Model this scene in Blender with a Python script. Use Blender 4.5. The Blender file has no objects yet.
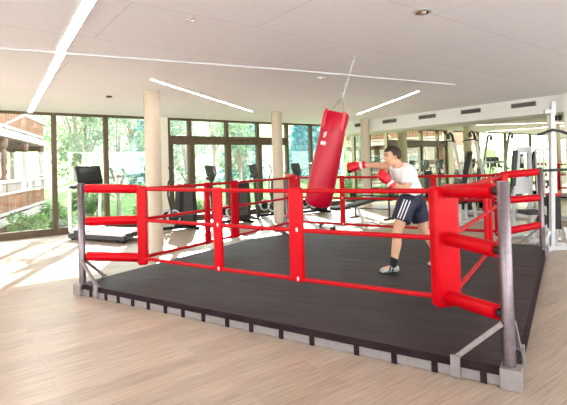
import bpy, bmesh, math, random
from mathutils import Vector as V, Matrix, Quaternion, noise
random.seed(7)
S = bpy.context.scene
COL = S.collection
PI = math.pi
CEIL = 2.80

# ------------------------------------------------------------------ materials
def principled(name, color, rough=.5, metal=0., spec=.5, coat=0., emit=None, estr=0., trans=0.):
    m = bpy.data.materials.new(name); m.use_nodes = True
    b = m.node_tree.nodes['Principled BSDF']
    b.inputs['Base Color'].default_value = (*color, 1)
    b.inputs['Roughness'].default_value = rough
    b.inputs['Metallic'].default_value = metal
    b.inputs['Specular IOR Level'].default_value = spec
    b.inputs['Coat Weight'].default_value = coat
    if emit:
        b.inputs['Emission Color'].default_value = (*emit, 1); b.inputs['Emission Strength'].default_value = estr
    if trans: b.inputs['Transmission Weight'].default_value = trans
    return m

def N(m, kind, **kw):
    n = m.node_tree.nodes.new(kind)
    for k, v in kw.items():
        if k in n.inputs: n.inputs[k].default_value = v
        else: setattr(n, k, v)
    return n

def L(m, a, b): m.node_tree.links.new(a, b)

def noisy(name, c0, c1, scale=8., rough=.6, bump=0., bscale=40., stretch=(1, 1, 1), metal=0., spec=.5, detail=4.):
    m = principled(name, c0, rough, metal, spec)
    p = m.node_tree.nodes['Principled BSDF']
    tc = N(m, 'ShaderNodeTexCoord'); mp = N(m, 'ShaderNodeMapping'); mp.inputs['Scale'].default_value = stretch
    L(m, tc.outputs['Object'], mp.inputs['Vector'])
    nz = N(m, 'ShaderNodeTexNoise', Scale=scale, Detail=detail)
    L(m, mp.outputs['Vector'], nz.inputs['Vector'])
    rp = N(m, 'ShaderNodeValToRGB')
    rp.color_ramp.elements[0].position = .3; rp.color_ramp.elements[1].position = .7
    rp.color_ramp.elements[0].color = (*c0, 1); rp.color_ramp.elements[1].color = (*c1, 1)
    L(m, nz.outputs['Fac'], rp.inputs['Fac']); L(m, rp.outputs['Color'], p.inputs['Base Color'])
    if bump:
        n2 = N(m, 'ShaderNodeTexNoise', Scale=bscale, Detail=3.)
        L(m, mp.outputs['Vector'], n2.inputs['Vector'])
        bp = N(m, 'ShaderNodeBump', Strength=bump, Distance=.02)
        L(m, n2.outputs['Fac'], bp.inputs['Height']); L(m, bp.outputs['Normal'], p.inputs['Normal'])
    return m

def wood_floor():
    m = principled('oak_planks', (.6, .46, .36), .37, spec=.75)
    p = m.node_tree.nodes['Principled BSDF']
    tc = N(m, 'ShaderNodeTexCoord'); mp = N(m, 'ShaderNodeMapping'); mp.inputs['Rotation'].default_value = (0, 0, PI / 2)
    L(m, tc.outputs['Object'], mp.inputs['Vector'])
    br = N(m, 'ShaderNodeTexBrick', Scale=1., offset=.37)
    br.inputs['Brick Width'].default_value = 1.5; br.inputs['Row Height'].default_value = .16
    br.inputs['Mortar Size'].default_value = .0016; br.inputs['Bias'].default_value = 0
    br.inputs['Color1'].default_value = (.47, .365, .285, 1); br.inputs['Color2'].default_value = (.385, .295, .225, 1)
    br.inputs['Mortar'].default_value = (.31, .24, .19, 1)
    L(m, mp.outputs['Vector'], br.inputs['Vector'])
    m2 = N(m, 'ShaderNodeMapping'); m2.inputs['Scale'].default_value = (24, 1.5, 1)
    L(m, tc.outputs['Object'], m2.inputs['Vector'])
    nz = N(m, 'ShaderNodeTexNoise', Scale=2.2, Detail=5.); L(m, m2.outputs['Vector'], nz.inputs['Vector'])
    rp = N(m, 'ShaderNodeValToRGB'); rp.color_ramp.elements[0].color = (.78, .74, .70, 1); rp.color_ramp.elements[1].color = (1.12, 1.12, 1.12, 1)
    rp.color_ramp.elements[0].position = .3; rp.color_ramp.elements[1].position = .7
    L(m, nz.outputs['Fac'], rp.inputs['Fac'])
    mx = N(m, 'ShaderNodeMix', data_type='RGBA', blend_type='MULTIPLY'); mx.inputs[0].default_value = 1
    L(m, br.outputs['Color'], mx.inputs[6]); L(m, rp.outputs['Color'], mx.inputs[7])
    L(m, mx.outputs[2], p.inputs['Base Color'])
    return m

def board_ceiling():
    m = principled('mineral_boards', (.80, .76, .78), .9, spec=.1)
    p = m.node_tree.nodes['Principled BSDF']
    tc = N(m, 'ShaderNodeTexCoord'); mp = N(m, 'ShaderNodeMapping'); mp.inputs['Rotation'].default_value = (0, 0, PI / 2)
    L(m, tc.outputs['Object'], mp.inputs['Vector'])
    br = N(m, 'ShaderNodeTexBrick', Scale=1., offset=.5)
    br.inputs['Brick Width'].default_value = 2.4; br.inputs['Row Height'].default_value = 1.2
    br.inputs['Mortar Size'].default_value = .006; br.inputs['Bias'].default_value = 0
    br.inputs['Color1'].default_value = (.86, .845, .90, 1); br.inputs['Color2'].default_value = (.84, .825, .88, 1)
    br.inputs['Mortar'].default_value = (.70, .67, .71, 1)
    L(m, mp.outputs['Vector'], br.inputs['Vector'])
    nz = N(m, 'ShaderNodeTexNoise', Scale=26., Detail=5.); L(m, tc.outputs['Object'], nz.inputs['Vector'])
    rp = N(m, 'ShaderNodeValToRGB'); rp.color_ramp.elements[0].color = (.93, .93, .93, 1); rp.color_ramp.elements[1].color = (1.04, 1.04, 1.04, 1)
    L(m, nz.outputs['Fac'], rp.inputs['Fac'])
    mx = N(m, 'ShaderNodeMix', data_type='RGBA', blend_type='MULTIPLY'); mx.inputs[0].default_value = 1
    L(m, br.outputs['Color'], mx.inputs[6]); L(m, rp.outputs['Color'], mx.inputs[7])
    L(m, mx.outputs[2], p.inputs['Base Color'])
    return m

def glass_mat(name, tint=(.94, .97, .96), gl=.06):
    m = bpy.data.materials.new(name); m.use_nodes = True
    nt = m.node_tree; nt.nodes.clear()
    out = nt.nodes.new('ShaderNodeOutputMaterial'); mix = nt.nodes.new('ShaderNodeMixShader')
    tr = nt.nodes.new('ShaderNodeBsdfTransparent'); g = nt.nodes.new('ShaderNodeBsdfGlossy')
    tr.inputs['Color'].default_value = (*tint, 1); g.inputs['Roughness'].default_value = .02
    mix.inputs['Fac'].default_value = gl
    L(m, tr.outputs[0], mix.inputs[1]); L(m, g.outputs[0], mix.inputs[2]); L(m, mix.outputs[0], out.inputs['Surface'])
    return m

def leaf_mat(name, c0, c1):
    m = noisy(name, c0, c1, scale=1.6, rough=.7, spec=.2)
    nt = m.node_tree; p = nt.nodes['Principled BSDF']
    rp = [n for n in nt.nodes if n.type == 'VALTORGB'][0]
    tl = nt.nodes.new('ShaderNodeBsdfTranslucent'); mix = nt.nodes.new('ShaderNodeMixShader'); mix.inputs['Fac'].default_value = .45
    out = [n for n in nt.nodes if n.type == 'OUTPUT_MATERIAL'][0]
    L(m, rp.outputs['Color'], tl.inputs['Color'])
    L(m, p.outputs[0], mix.inputs[1]); L(m, tl.outputs[0], mix.inputs[2]); L(m, mix.outputs[0], out.inputs['Surface'])
    return m

M = dict(
    floor=wood_floor(), ceiling=board_ceiling(),
    plaster=noisy('cream_plaster', (.80, .76, .64), (.84, .80, .68), 12, .85, spec=.2),
    white_plaster=noisy('white_plaster', (.80, .79, .78), (.84, .83, .81), 12, .85, spec=.2),
    column=noisy('column_paint', (.54, .45, .355), (.58, .49, .39), 10, .7, spec=.3),
    frame=noisy('brown_window_frame', (.085, .055, .030), (.115, .075, .040), 6, .5, stretch=(1, 1, .2)),
    glass=glass_mat('window_glass'),
    mirror=principled('mirror_glass', (.76, .81, .66), .01, 1.),
    red=noisy('red_vinyl', (.52, .0, .006), (.58, .0, .008), 5, .36, spec=.16, bump=.06, bscale=14),
    rope=noisy('red_rope_cover', (.44, .003, .008), (.52, .005, .011), 20, .45, spec=.18),
    bag=noisy('red_bag_leather', (.44, .001, .02), (.52, .0015, .027), 4, .30, spec=.35, bump=.12, bscale=9),
    mat=noisy('charcoal_canvas', (.023, .0175, .0205), (.043, .034, .039), 2.2, .58, spec=.35, bump=.75, bscale=3.2, stretch=(1, 2.6, 1)),
    skirt=noisy('black_skirt', (.016, .007, .009), (.026, .013, .016), 6, .75, spec=.12, bump=.3, bscale=8),
    steel=noisy('zinc_steel', (.15, .115, .125), (.20, .155, .17), 30, .28, metal=.8),
    alu=noisy('grey_aluminium', (.27, .235, .235), (.32, .28, .28), 20, .45, metal=.4),
    black=noisy('black_plastic', (.012, .012, .014), (.02, .02, .022), 20, .4),
    rubber=noisy('black_rubber', (.016, .016, .017), (.026, .026, .028), 30, .75),
    darkgrey=noisy('dark_grey_plastic', (.010, .010, .011), (.016, .016, .017), 14, .5, spec=.3),
    midgrey=noisy('mid_grey_plastic', (.045, .048, .048), (.06, .064, .064), 14, .45, spec=.3),
    white_paint=noisy('white_powder_coat', (.60, .59, .61), (.66, .65, .67), 20, .35),
    screen=principled('console_screen', (.01, .012, .014), .15),
    padblack=noisy('black_upholstery', (.014, .014, .016), (.024, .024, .026), 18, .5, bump=.1),
    chrome=principled('chrome', (.8, .8, .82), .12, 1.),
    lamp=principled('lamp_diffuser', (.95, .95, .92), .5, emit=(1., .96, .93), estr=22.),
    lampring=principled('lamp_ring', (.75, .74, .72), .3, .8),
    lampin=principled('lamp_reflector', (.35, .12, .08), .25, .6),
    vent=noisy('vent_grille', (.30, .28, .27), (.34, .32, .30), 20, .6),
    skin=noisy('skin', (.62, .33, .21), (.68, .39, .26), 14, .5, spec=.4),
    hair=noisy('brown_hair', (.022, .009, .007), (.05, .02, .014), 60, .6, bump=.3, bscale=90),
    shirt=noisy('white_jersey', (.82, .81, .82), (.86, .85, .86), 9, .8, bump=.18, bscale=9),
    shirt_shade=noisy('jersey_shade', (.50, .49, .52), (.56, .55, .58), 9, .8),  # unused grey meant for shading under the sleeve
    navy=noisy('navy_shorts', (.010, .011, .035), (.018, .019, .05), 12, .65, bump=.15, bscale=14),
    stripe=principled('white_stripe', (.85, .85, .88), .7),
    glove=noisy('red_glove_leather', (.66, .008, .022), (.74, .014, .035), 10, .28, bump=.05),
    gloveblack=noisy('dark_glove_palm', (.05, .012, .014), (.08, .018, .02), 10, .35),
    sock=noisy('black_sock', (.012, .012, .014), (.02, .02, .022), 40, .9),
    shoe=noisy('pale_shoe', (.34, .35, .33), (.48, .49, .45), 30, .6),
    shoegreen=principled('lime_trim', (.45, .60, .10), .6),
    eye=principled('eye', (.03, .02, .02), .2),
    lip=principled('lip', (.50, .20, .17), .5),
    logo=principled('white_print', (.85, .80, .80), .5),
    chain=principled('chain_steel', (.55, .55, .56), .3, .9),
    knot=principled('white_lacing', (.80, .62, .64), .7),
    tan=noisy('chalet_boards', (.20, .075, .035), (.29, .125, .06), 3.0, .7, stretch=(7, 7, .6)),
    rail=noisy('weathered_rail', (.40, .31, .27), (.52, .43, .38), 5, .8, stretch=(3, 3, 3)),
    darkwood=noisy('brown_timber', (.13, .06, .035), (.18, .09, .05), 4, .75, stretch=(6, 6, .8)),
    roof=noisy('grey_shingle', (.30, .26, .25), (.38, .34, .32), 6, .85),
    lawn=noisy('lawn', (.10, .17, .04), (.17, .24, .08), 3.5, .9, spec=.1, bump=.4, bscale=20),
    hill=noisy('wooded_hill', (.06, .12, .115), (.12, .19, .17), .6, .95, spec=.05),  # blue-green base colour carries the distance haze
    leaf_a=leaf_mat('spring_leaf', (.18, .25, .13), (.34, .39, .25)),
    leaf_b=leaf_mat('grey_green_leaf', (.14, .20, .14), (.27, .33, .25)),
    leaf_c=leaf_mat('fir_needle', (.045, .16, .18), (.11, .27, .28)),
    leaf_d=leaf_mat('bush_leaf', (.12, .21, .06), (.22, .32, .12)),
    bark=noisy('bark', (.20, .15, .12), (.30, .24, .20), 10, .9, stretch=(1, 1, .2)),
)
M['black_logo'] = M['black']

# ------------------------------------------------------------------ mesh builder
def frame_from(axis, up=V((0, 0, 1))):
    z = V(axis).normalized(); up = V(up)
    if abs(z.dot(up)) > .98: up = V((0, 1, 0)) if abs(z.y) < .9 else V((1, 0, 0))
    x = up.cross(z).normalized(); y = z.cross(x)
    return Matrix((x, y, z)).transposed()

class MB:
    def __init__(s): s.bm = bmesh.new()
    def _add(s, verts, faces):
        vs = [s.bm.verts.new(v) for v in verts]
        for f in faces:
            try: s.bm.faces.new([vs[i] for i in f])
            except ValueError: pass
        return s
    def box(s, c, d, rz=0., R=None):
        c = V(c); h = V(d) / 2
        R = R or Matrix.Rotation(rz, 3, 'Z')
        vs = [c + R @ V((x * h.x, y * h.y, z * h.z)) for x in (-1, 1) for y in (-1, 1) for z in (-1, 1)]
        return s._add(vs, [(0, 1, 3, 2), (4, 6, 7, 5), (0, 4, 5, 1), (2, 3, 7, 6), (0, 2, 6, 4), (1, 5, 7, 3)])
    def span(s, a, b):
        a = V(a); b = V(b); return s.box((a + b) / 2, [abs(b[i] - a[i]) for i in range(3)])
    def bar(s, p, q, w, h, up=(0, 0, 1)):
        p = V(p); q = V(q); F = frame_from(q - p, up)
        return s.box((p + q) / 2, (w, h, (q - p).length), R=F)
    def tube(s, pts, r, seg=10, up=(0, 0, 1), flat=1.):
        pts = [V(p) for p in pts]; n = len(pts)
        rs = r if isinstance(r, (list, tuple)) else [r] * n
        rings = []; X = None
        for i in range(n):
            t = (pts[min(i + 1, n - 1)] - pts[max(i - 1, 0)]).normalized()
            if X is None: X = frame_from(t, up).col[0].copy()
            X = (X - t * X.dot(t)).normalized(); Y = t.cross(X)
            rings.append([pts[i] + X * rs[i] * math.cos(a) + Y * rs[i] * flat * math.sin(a) for a in [2 * PI * k / seg for k in range(seg)]])
        vs = [v for g in rings for v in g]; fs = []
        for i in range(n - 1):
            for k in range(seg):
                fs.append((i * seg + k, i * seg + (k + 1) % seg, (i + 1) * seg + (k + 1) % seg, (i + 1) * seg + k))
        fs.append(tuple(reversed(range(seg)))); fs.append(tuple(range((n - 1) * seg, n * seg)))
        return s._add(vs, fs)
    def lathe(s, prof, base=(0, 0, 0), axis=(0, 0, 1), seg=24):
        F = frame_from(axis); base = V(base); vs = []; fs = []; n = len(prof)
        for r, z in prof:
            for k in range(seg):
                a = 2 * PI * k / seg; vs.append(base + F @ V((r * math.cos(a), r * math.sin(a), z)))
        for i in range(n - 1):
            for k in range(seg):
                fs.append((i * seg + k, i * seg + (k + 1) % seg, (i + 1) * seg + (k + 1) % seg, (i + 1) * seg + k))
        fs.append(tuple(reversed(range(seg)))); fs.append(tuple(range((n - 1) * seg, n * seg)))
        return s._add(vs, fs)
    def ball(s, c, d, R=None, seg=16, rings=10):
        if not isinstance(d, (list, tuple, V)): d = (d, d, d)
        R = R or Matrix.Identity(3); c = V(c); vs = [c + R @ V((0, 0, d[2]))]; fs = []
        for i in range(1, rings):
            p = PI * i / rings
            for k in range(seg):
                a = 2 * PI * k / seg
                vs.append(c + R @ V((d[0] * math.sin(p) * math.cos(a), d[1] * math.sin(p) * math.sin(a), d[2] * math.cos(p))))
        vs.append(c + R @ V((0, 0, -d[2])))
        for k in range(seg):
            fs.append((0, 1 + k, 1 + (k + 1) % seg))
            for i in range(rings - 2):
                a = 1 + i * seg; fs.append((a + k, a + seg + k, a + seg + (k + 1) % seg, a + (k + 1) % seg))
            e = 1 + (rings - 2) * seg; fs.append((e + k, len(vs) - 1, e + (k + 1) % seg))
        return s._add(vs, fs)
    def capsule(s, p, q, r0, r1=None, flat=1., up=(0, 0, 1)):
        r1 = r0 if r1 is None else r1
        p = V(p); q = V(q); ax = q - p; n = 5; pts = []; rs = []; u = ax.normalized()
        for i in range(n):
            a = PI / 2 * (1 - i / n) * .98; pts.append(p - u * r0 * math.sin(a)); rs.append(r0 * math.cos(a))
        for i in range(n):
            pts.append(p + ax * i / (n - 1)); rs.append(r0 + (r1 - r0) * i / (n - 1))
        for i in range(1, n + 1):
            a = PI / 2 * i / n * .98; pts.append(q + u * r1 * math.sin(a)); rs.append(r1 * math.cos(a))
        return s.tube(pts, rs, 14, up, flat)
    def prism(s, poly, h, F=None, o=(0, 0, 0)):
        "polygon in local xy of frame F, extruded h along local z"
        F = F or Matrix.Identity(3); o = V(o); n = len(poly)
        vs = [o + F @ V((x, y, 0)) for x, y in poly] + [o + F @ V((x, y, h)) for x, y in poly]
        fs = [tuple(reversed(range(n))), tuple(range(n, 2 * n))] + [(i, (i + 1) % n, n + (i + 1) % n, n + i) for i in range(n)]
        return s._add(vs, fs)
    def build(s, name, mat, parent=None, smooth=True, bevel=0., bseg=2, voxel=0., relax=0, subsurf=0):
        bmesh.ops.recalc_face_normals(s.bm, faces=s.bm.faces)
        me = bpy.data.meshes.new(name); s.bm.to_mesh(me); s.bm.free()
        o = bpy.data.objects.new(name, me); COL.objects.link(o)
        if voxel:
            md = o.modifiers.new('r', 'REMESH'); md.mode = 'VOXEL'; md.voxel_size = voxel
            if relax:
                sm = o.modifiers.new('s', 'SMOOTH'); sm.factor = .5; sm.iterations = relax
            dg = bpy.context.evaluated_depsgraph_get(); dg.update()
            me2 = bpy.data.meshes.new_from_object(o.evaluated_get(dg)); o.modifiers.clear()
            o.data = me2; bpy.data.meshes.remove(me); me = me2; me.name = name
        me.materials.clear(); me.materials.append(mat if not isinstance(mat, str) else M[mat])
        if smooth:
            for p in me.polygons: p.use_smooth = True
            if not voxel: me.set_sharp_from_angle(angle=math.radians(38))
        if bevel:
            b = o.modifiers.new('bevel', 'BEVEL'); b.width = bevel; b.segments = bseg; b.limit_method = 'ANGLE'; b.angle_limit = math.radians(40)
        if subsurf:
            b = o.modifiers.new('sub', 'SUBSURF'); b.levels = subsurf; b.render_levels = subsurf
        if parent: o.parent = parent
        return o

def tag(o, label, cat, group=None, kind=None):
    o['label'] = label; o['category'] = cat
    if group: o['group'] = group
    if kind: o['kind'] = kind
    return o
def thing(name, label, cat, loc=(0, 0, 0), rz=0., group=None):
    o = bpy.data.objects.new(name, None); o.empty_display_size = .1; COL.objects.link(o)
    o.location = loc; o.rotation_euler = (0, 0, rz)
    return tag(o, label, cat, group)
def struct(o, label=None, cat=None):
    o['kind'] = 'structure'
    if label: o['label'] = label
    if cat: o['category'] = cat
    return o
def copy_tree(o, parent=None):
    c = o.copy(); COL.objects.link(c)
    if parent: c.parent = parent
    for ch in list(o.children): copy_tree(ch, c)
    return c

# ------------------------------------------------------------------ camera
cam = bpy.data.cameras.new('camera'); co = bpy.data.objects.new('camera', cam); COL.objects.link(co)
Rv, Uv, Fv = V((.6100, .7919, -.0287)), V((.0306, .0127, .9994)), V((-.7918, .6105, .0166))
Rv = (Rv - Fv * Rv.dot(Fv) / Fv.length_squared).normalized(); Fv.normalize(); Uv = Rv.cross(Fv)
co.matrix_world = Matrix.Translation((0, 0, 1.4404)) @ Matrix((Rv, Uv, -Fv)).transposed().to_4x4()
cam.sensor_width = 36; cam.sensor_fit = 'HORIZONTAL'; cam.lens = 443.353 / 567 * 36
cam.shift_x = -6.2574 / 567; cam.shift_y = -44.5569 / 567
cam.clip_start = .05; cam.clip_end = 400
S.camera = co

# ------------------------------------------------------------------ the room
WX = -11.34; YB = -6.2; YM = 11.10; XR = 3.6; YS = 10.45
struct(MB().span((WX - .12, YB, -.2), (XR, YM + .2, 0)).build('floor', 'floor'), 'light oak plank floor with glossy finish', 'floor')
struct(MB().span((WX - .35, YB, CEIL), (XR, YM + .2, CEIL + .25)).build('ceiling', 'ceiling'), 'pale grey acoustic board ceiling', 'ceiling')
rw = MB(); rw.span((XR, YB, 0), (XR + .2, YM, .4)); rw.span((XR, YB, 2.6), (XR + .2, YM, CEIL))  # openings in this unseen wall are added for extra daylight
for y in (YB + .2, -1.9, 2.4, 6.7, YM - .2): rw.span((XR, y - .2, .4), (XR + .2, y + .2, 2.6))
struct(rw.build('wall_right', 'white_plaster'), 'unseen white side wall with wide openings added to let in light', 'wall')
struct(MB().span((WX - .1, YM, 0), (XR, YM + .2, CEIL)).build('wall_far', 'white_plaster'), 'white wall carrying the mirrors', 'wall')
struct(MB().span((-3.86, YS - .12, 0), (-3.3, YM, CEIL)).build('trim_1', 'white_plaster'), 'white wall pier at the right end of the mirrors', 'pier')
struct(MB().span((WX, YS, 2.42), (-3.86, YM, CEIL)).build('trim_2', 'white_plaster'), 'white dropped bulkhead with air grilles', 'bulkhead')
struct(MB().span((WX - .16, 4.22, 0), (WX + .10, 4.62, CEIL)).build('trim_3', 'plaster'), 'cream wall pier between the windows', 'pier')

def column(x, y, n, lab):
    struct(MB().lathe([(.142, 0), (.142, .01), (.135, .02), (.135, CEIL)], (x, y, 0), seg=32).build('column', 'column'), lab, 'column')
column(-7.54, 2.82, 1, 'round cream column nearest the treadmill')
column(-9.13, 6.65, 2, 'round cream column left of the punching bag')
column(-9.39, 10.2, 3, 'round cream column in front of the mirrors')

nwin = [0]
def bay(y0, y1, transom=False, post=.09):
    nwin[0] += 1
    b = MB()
    d0, d1 = WX - .08, WX + .05
    b.span((d0, y0 - post / 2, 0), (d1, y0 + post / 2, CEIL))
    b.span((d0, y0 + post / 2, 0), (d1, y1 - post / 2, .16))
    b.span((d0, y0 + post / 2, 2.745), (d1, y1 - post / 2, CEIL))
    if transom:
        b.span((d0 + .02, y0 + post / 2, 2.18), (d1 - .03, y1 - post / 2, 2.22)); b.span((d0, y0 + post / 2, 2.09), (d1, y1 - post / 2, 2.19)); b.span((d0, y0 + post / 2, 2.21), (d1 - .02, y1 - post / 2, 2.33))
        b.span((d0 + .02, y0 + post / 2 + .03, .16), (d1 - .02, y0 + post / 2 + .09, 2.09))
    o = struct(b.build('window_%d' % nwin[0], 'frame', bevel=.006), 'tall brown framed window bay in the glazed wall', 'window')
    g = MB()
    if transom:
        g.span((WX - .03, y0 + post / 2, .16), (WX - .018, y1 - post / 2, 2.09)); g.build('pane', 'glass', o)
        g = MB(); g.span((WX - .03, y0 + post / 2, 2.33), (WX - .018, y1 - post / 2, 2.745)); g.build('pane', 'glass', o)
    else:
        g.span((WX - .03, y0 + post / 2, .16), (WX - .018, y1 - post / 2, 2.745)); g.build('pane', 'glass', o)
for a, b in ((-6.2, -3.5), (-3.5, -.68), (-.68, 1.93), (1.93, 3.07), (3.07, 4.20)): bay(a, b, post=.10)
for a, b in ((4.66, 5.28), (5.28, 6.44), (6.44, 7.52), (7.52, 8.62)): bay(a, b, True)
for a, b in ((8.64, 9.65), (9.65, 10.46), (10.46, 11.06)): bay(a, b)

# unseen rear wall behind the camera; its wide windows are added to brighten the room
bw = MB(); bw.span((WX, YB - .2, 0), (XR, YB, .5)); bw.span((WX, YB - .2, 2.6), (XR, YB, CEIL))
for x in (WX + .2, -7.6, -3.9, -.2, XR - .2): bw.span((x - .2, YB - .2, .5), (x + .2, YB, 2.6))
struct(bw.build('wall_back', 'white_plaster'), 'unseen white rear wall with wide openings added to let in light', 'wall')
for i, (x0, x1) in enumerate(((WX + .4, -7.8), (-7.4, -4.1), (-3.7, -.4), (0., XR - .4))):
    nwin[0] += 1
    b = MB()
    for p, q in (((x0, .5), (x1, .58)), ((x0, 2.52), (x1, 2.6)), ((x0, .58), (x0 + .08, 2.52)), ((x1 - .08, .58), (x1, 2.52))):
        b.span((p[0], YB - .15, p[1]), (q[0], YB - .05, q[1]))
    o = struct(b.build('window_%d' % nwin[0], 'frame'), 'wide brown framed window added in the unseen rear wall for light', 'window')
    MB().span((x0 + .08, YB - .11, .58), (x1 - .08, YB - .10, 2.52)).build('pane', 'glass', o)

for y0, y1 in ((YB + .4, -2.1), (-1.7, 2.2), (2.6, 6.5), (6.9, YM - .4)):  # unseen side windows, added so more fill light enters
    nwin[0] += 1
    b = MB()
    for p, q in (((y0, .4), (y1, .48)), ((y0, 2.52), (y1, 2.6)), ((y0, .48), (y0 + .08, 2.52)), ((y1 - .08, .48), (y1, 2.52))):
        b.span((XR + .05, p[0], p[1]), (XR + .15, q[0], q[1]))
    o = struct(b.build('window_%d' % nwin[0], 'frame'), 'wide brown framed window added in the unseen side wall for light', 'window')
    MB().span((XR + .10, y0 + .08, .48), (XR + .11, y1 - .08, 2.52)).build('pane', 'glass', o)

# mirrors under the bulkhead
for (x0, x1, lab) in ((-11.26, -8.52, 'tall wall mirror panel behind the round column, leftmost of three'),
                      (-8.51, -5.76, 'tall wall mirror panel behind the cable machines, middle of three'),
                      (-5.75, -3.87, 'tall wall mirror panel behind the white weight machine, rightmost of three')):
    tag(MB().span((x0, YM - .014, .10), (x1, YM - .002, 2.415)).build('wall_mirror', 'mirror', smooth=False), lab, 'mirror', 'wall mirrors under the bulkhead')
struct(MB().span((WX, YM - .02, 0), (-3.87, YM, .095)).build('baseboard_far', 'white_plaster'), 'white skirting under the mirrors', 'baseboard')

# bulkhead air grilles
for (x0, x1, lab) in ((-10.05, -9.6, 'grey air grille on the white bulkhead left of the round column'), (-8.89, -8.36, 'grey air grille on the white bulkhead just right of the round column'),
                      (-7.59, -7.04, 'grey air grille on the white bulkhead, third from the window side'),
                      (-6.30, -5.76, 'grey air grille on the white bulkhead, second from the right end'), (-5.02, -4.46, 'grey air grille on the white bulkhead nearest its right end')):
    x0, x1 = [x * 1.0 for x in (x0, x1)]
    t = thing('air_grille', lab, 'vent', ((x0 + x1) / 2, YS, 2.67), 0, 'air grilles on the bulkhead')
    w = x1 - x0
    f = MB()
    for a, b in (((-w / 2, -.012, -.055), (w / 2, -.001, -.043)), ((-w / 2, -.012, .043), (w / 2, -.001, .055)), ((-w / 2, -.012, -.043), (-w / 2 + .012, -.001, .043)), ((w / 2 - .012, -.012, -.043), (w / 2, -.001, .043))): f.span(a, b)
    f.build('frame', 'vent', t)
    MB().span((-w / 2 + .012, -.004, -.043), (w / 2 - .012, -.001, .043)).build('backing', 'darkgrey', t)
    sl = MB()
    for k in range(5): sl.box((0, -.008, -.034 + k * .017), (w - .026, .010, .004), R=Matrix.Rotation(.5, 3, 'X'))
    sl.build('slat', 'vent', t)

# ceiling luminaires
def strip(p, q, w, lab):
    p = V((*p, CEIL)); q = V((*q, CEIL)); m = (p + q) / 2; d = q - p
    t = thing('linear_light', lab, 'ceiling light', m, math.atan2(d.y, d.x), 'recessed linear ceiling lights'); l = d.length
    MB().span((-l / 2, -w / 2, -.012), (l / 2, w / 2, -.001)).build('diffuser', 'lamp', t)
    e = MB()
    for s in (-1, 1): e.span((-l / 2 - .006, s * (w / 2 + .001), -.014), (l / 2 + .006, s * (w / 2 + .010), -.001))
    e.build('edge_profile', 'white_paint', t)
strip((-2.6, .83), (-5.44, 1.01), .085, 'long white light strip in the ceiling nearest the camera')
strip((-5.60, 1.04), (-11.2, 1.45), .085, 'long white light strip running in the ceiling to the left window')
strip((-6.52, 2.45), (-9.15, 5.93), .04, 'short slanted light strip in the ceiling over the round column')
strip((-5.22, 7.18), (-8.50, 8.94), .045, 'short slanted light strip in the ceiling behind the punching bag')
rl = MB(); rl.bar((-5.80, -.30, CEIL - .009), (-5.33, 1.99, CEIL - .009), .016, .026, (0, 0, 1)); rl.bar((-5.33, 1.99, CEIL - .009), (-4.90, 4.0, CEIL - .009), .016, .026); rl.bar((-4.90, 4.0, CEIL - .009), (-4.41, 7.15, CEIL - .009), .016, .026)
tag(rl.build('ceiling_rail', 'white_paint'), 'thin white rail running across the whole ceiling', 'rail')
def downlight(x, y, r, lab):
    t = thing('downlight', lab, 'ceiling light', (x, y, CEIL), 0, 'round ceiling downlights')
    MB().lathe([(r * .72, -.001), (r * .74, -.014), (r, -.010), (r, -.001)], seg=28).build('ring', 'lampring', t)
    MB().lathe([(.001, -.013), (r * .7, -.013), (r * .7, -.002), (.001, -.002)], seg=24).build('reflector', 'lampin', t)
    MB().ball((r * .2, 0, -.014), (r * .3, r * .3, .012)).build('bulb', 'lampring', t)
downlight(-2.411, 3.421, .085, 'round downlight in the ceiling at upper right, largest of three')
downlight(-3.718, 1.764, .045, 'round downlight in the ceiling at upper left centre')
downlight(-5.158, 4.64, .065, 'round downlight in the ceiling left of the bag chain')
t = thing('smoke_detector', 'small round smoke detector on the ceiling above the treadmill', 'detector', (-8.389, 2.343, CEIL))
MB().lathe([(.055, -.001), (.055, -.012), (.04, -.03), (.001, -.034)], seg=20).build('body', 'midgrey', t)

# ------------------------------------------------------------------ boxing ring
ring = thing('boxing_ring', 'red roped floor boxing ring with charcoal canvas and steel corner posts', 'boxing ring', (-4.324, 4.141, 0), math.atan2(.348, .938))
H = 2.29; TOP = .125; A = 1.803; PO = 2.26
ZR = (1.205, .835, .375)
# canvas with gentle wrinkles
cv = bmesh.new(); n = 60
def zc(x, y):
    e = max(abs(x), abs(y)) / H
    w = .006 * noise.noise(V((x * 1.3, y * 2.2, 0))) + .004 * noise.noise(V((x * 4, y * 5, 3)))
    return TOP + w * min(1, (1 - e) * 12)
gv = [[cv.verts.new((-H + 2 * H * i / n, -H + 2 * H * j / n, zc(-H + 2 * H * i / n, -H + 2 * H * j / n))) for j in range(n + 1)] for i in range(n + 1)]
for i in range(n):
    for j in range(n): cv.faces.new((gv[i][j], gv[i + 1][j], gv[i + 1][j + 1], gv[i][j + 1]))
rim = [gv[i][0] for i in range(n)] + [gv[n][j] for j in range(n)] + [gv[n - i][n] for i in range(n)] + [gv[0][n - j] for j in range(n)]
prev = rim
for (out, z) in ((.012, TOP - .012), (.016, TOP - .05)):
    nxt = []
    for v in rim:
        ox = out if v.co.x > H - 1e-4 else -out if v.co.x < -H + 1e-4 else 0; oy = out if v.co.y > H - 1e-4 else -out if v.co.y < -H + 1e-4 else 0
        nxt.append(cv.verts.new((v.co.x + ox, v.co.y + oy, z + .004 * noise.noise(v.co * 5))))
    k = len(rim)
    for i in range(k): cv.faces.new((prev[i], nxt[i], nxt[(i + 1) % k], prev[(i + 1) % k]))
    prev = nxt
mb = MB(); mb.bm.free(); mb.bm = cv
mb.build('canvas', 'mat', ring)
for o_ in ring.children:
    if o_.name.startswith('canvas'):
        o_.data.materials.append(M['skirt'])
        for p_ in o_.data.polygons:
            if max(abs(p_.center.x), abs(p_.center.y)) > H + .001: p_.material_index = 1
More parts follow.
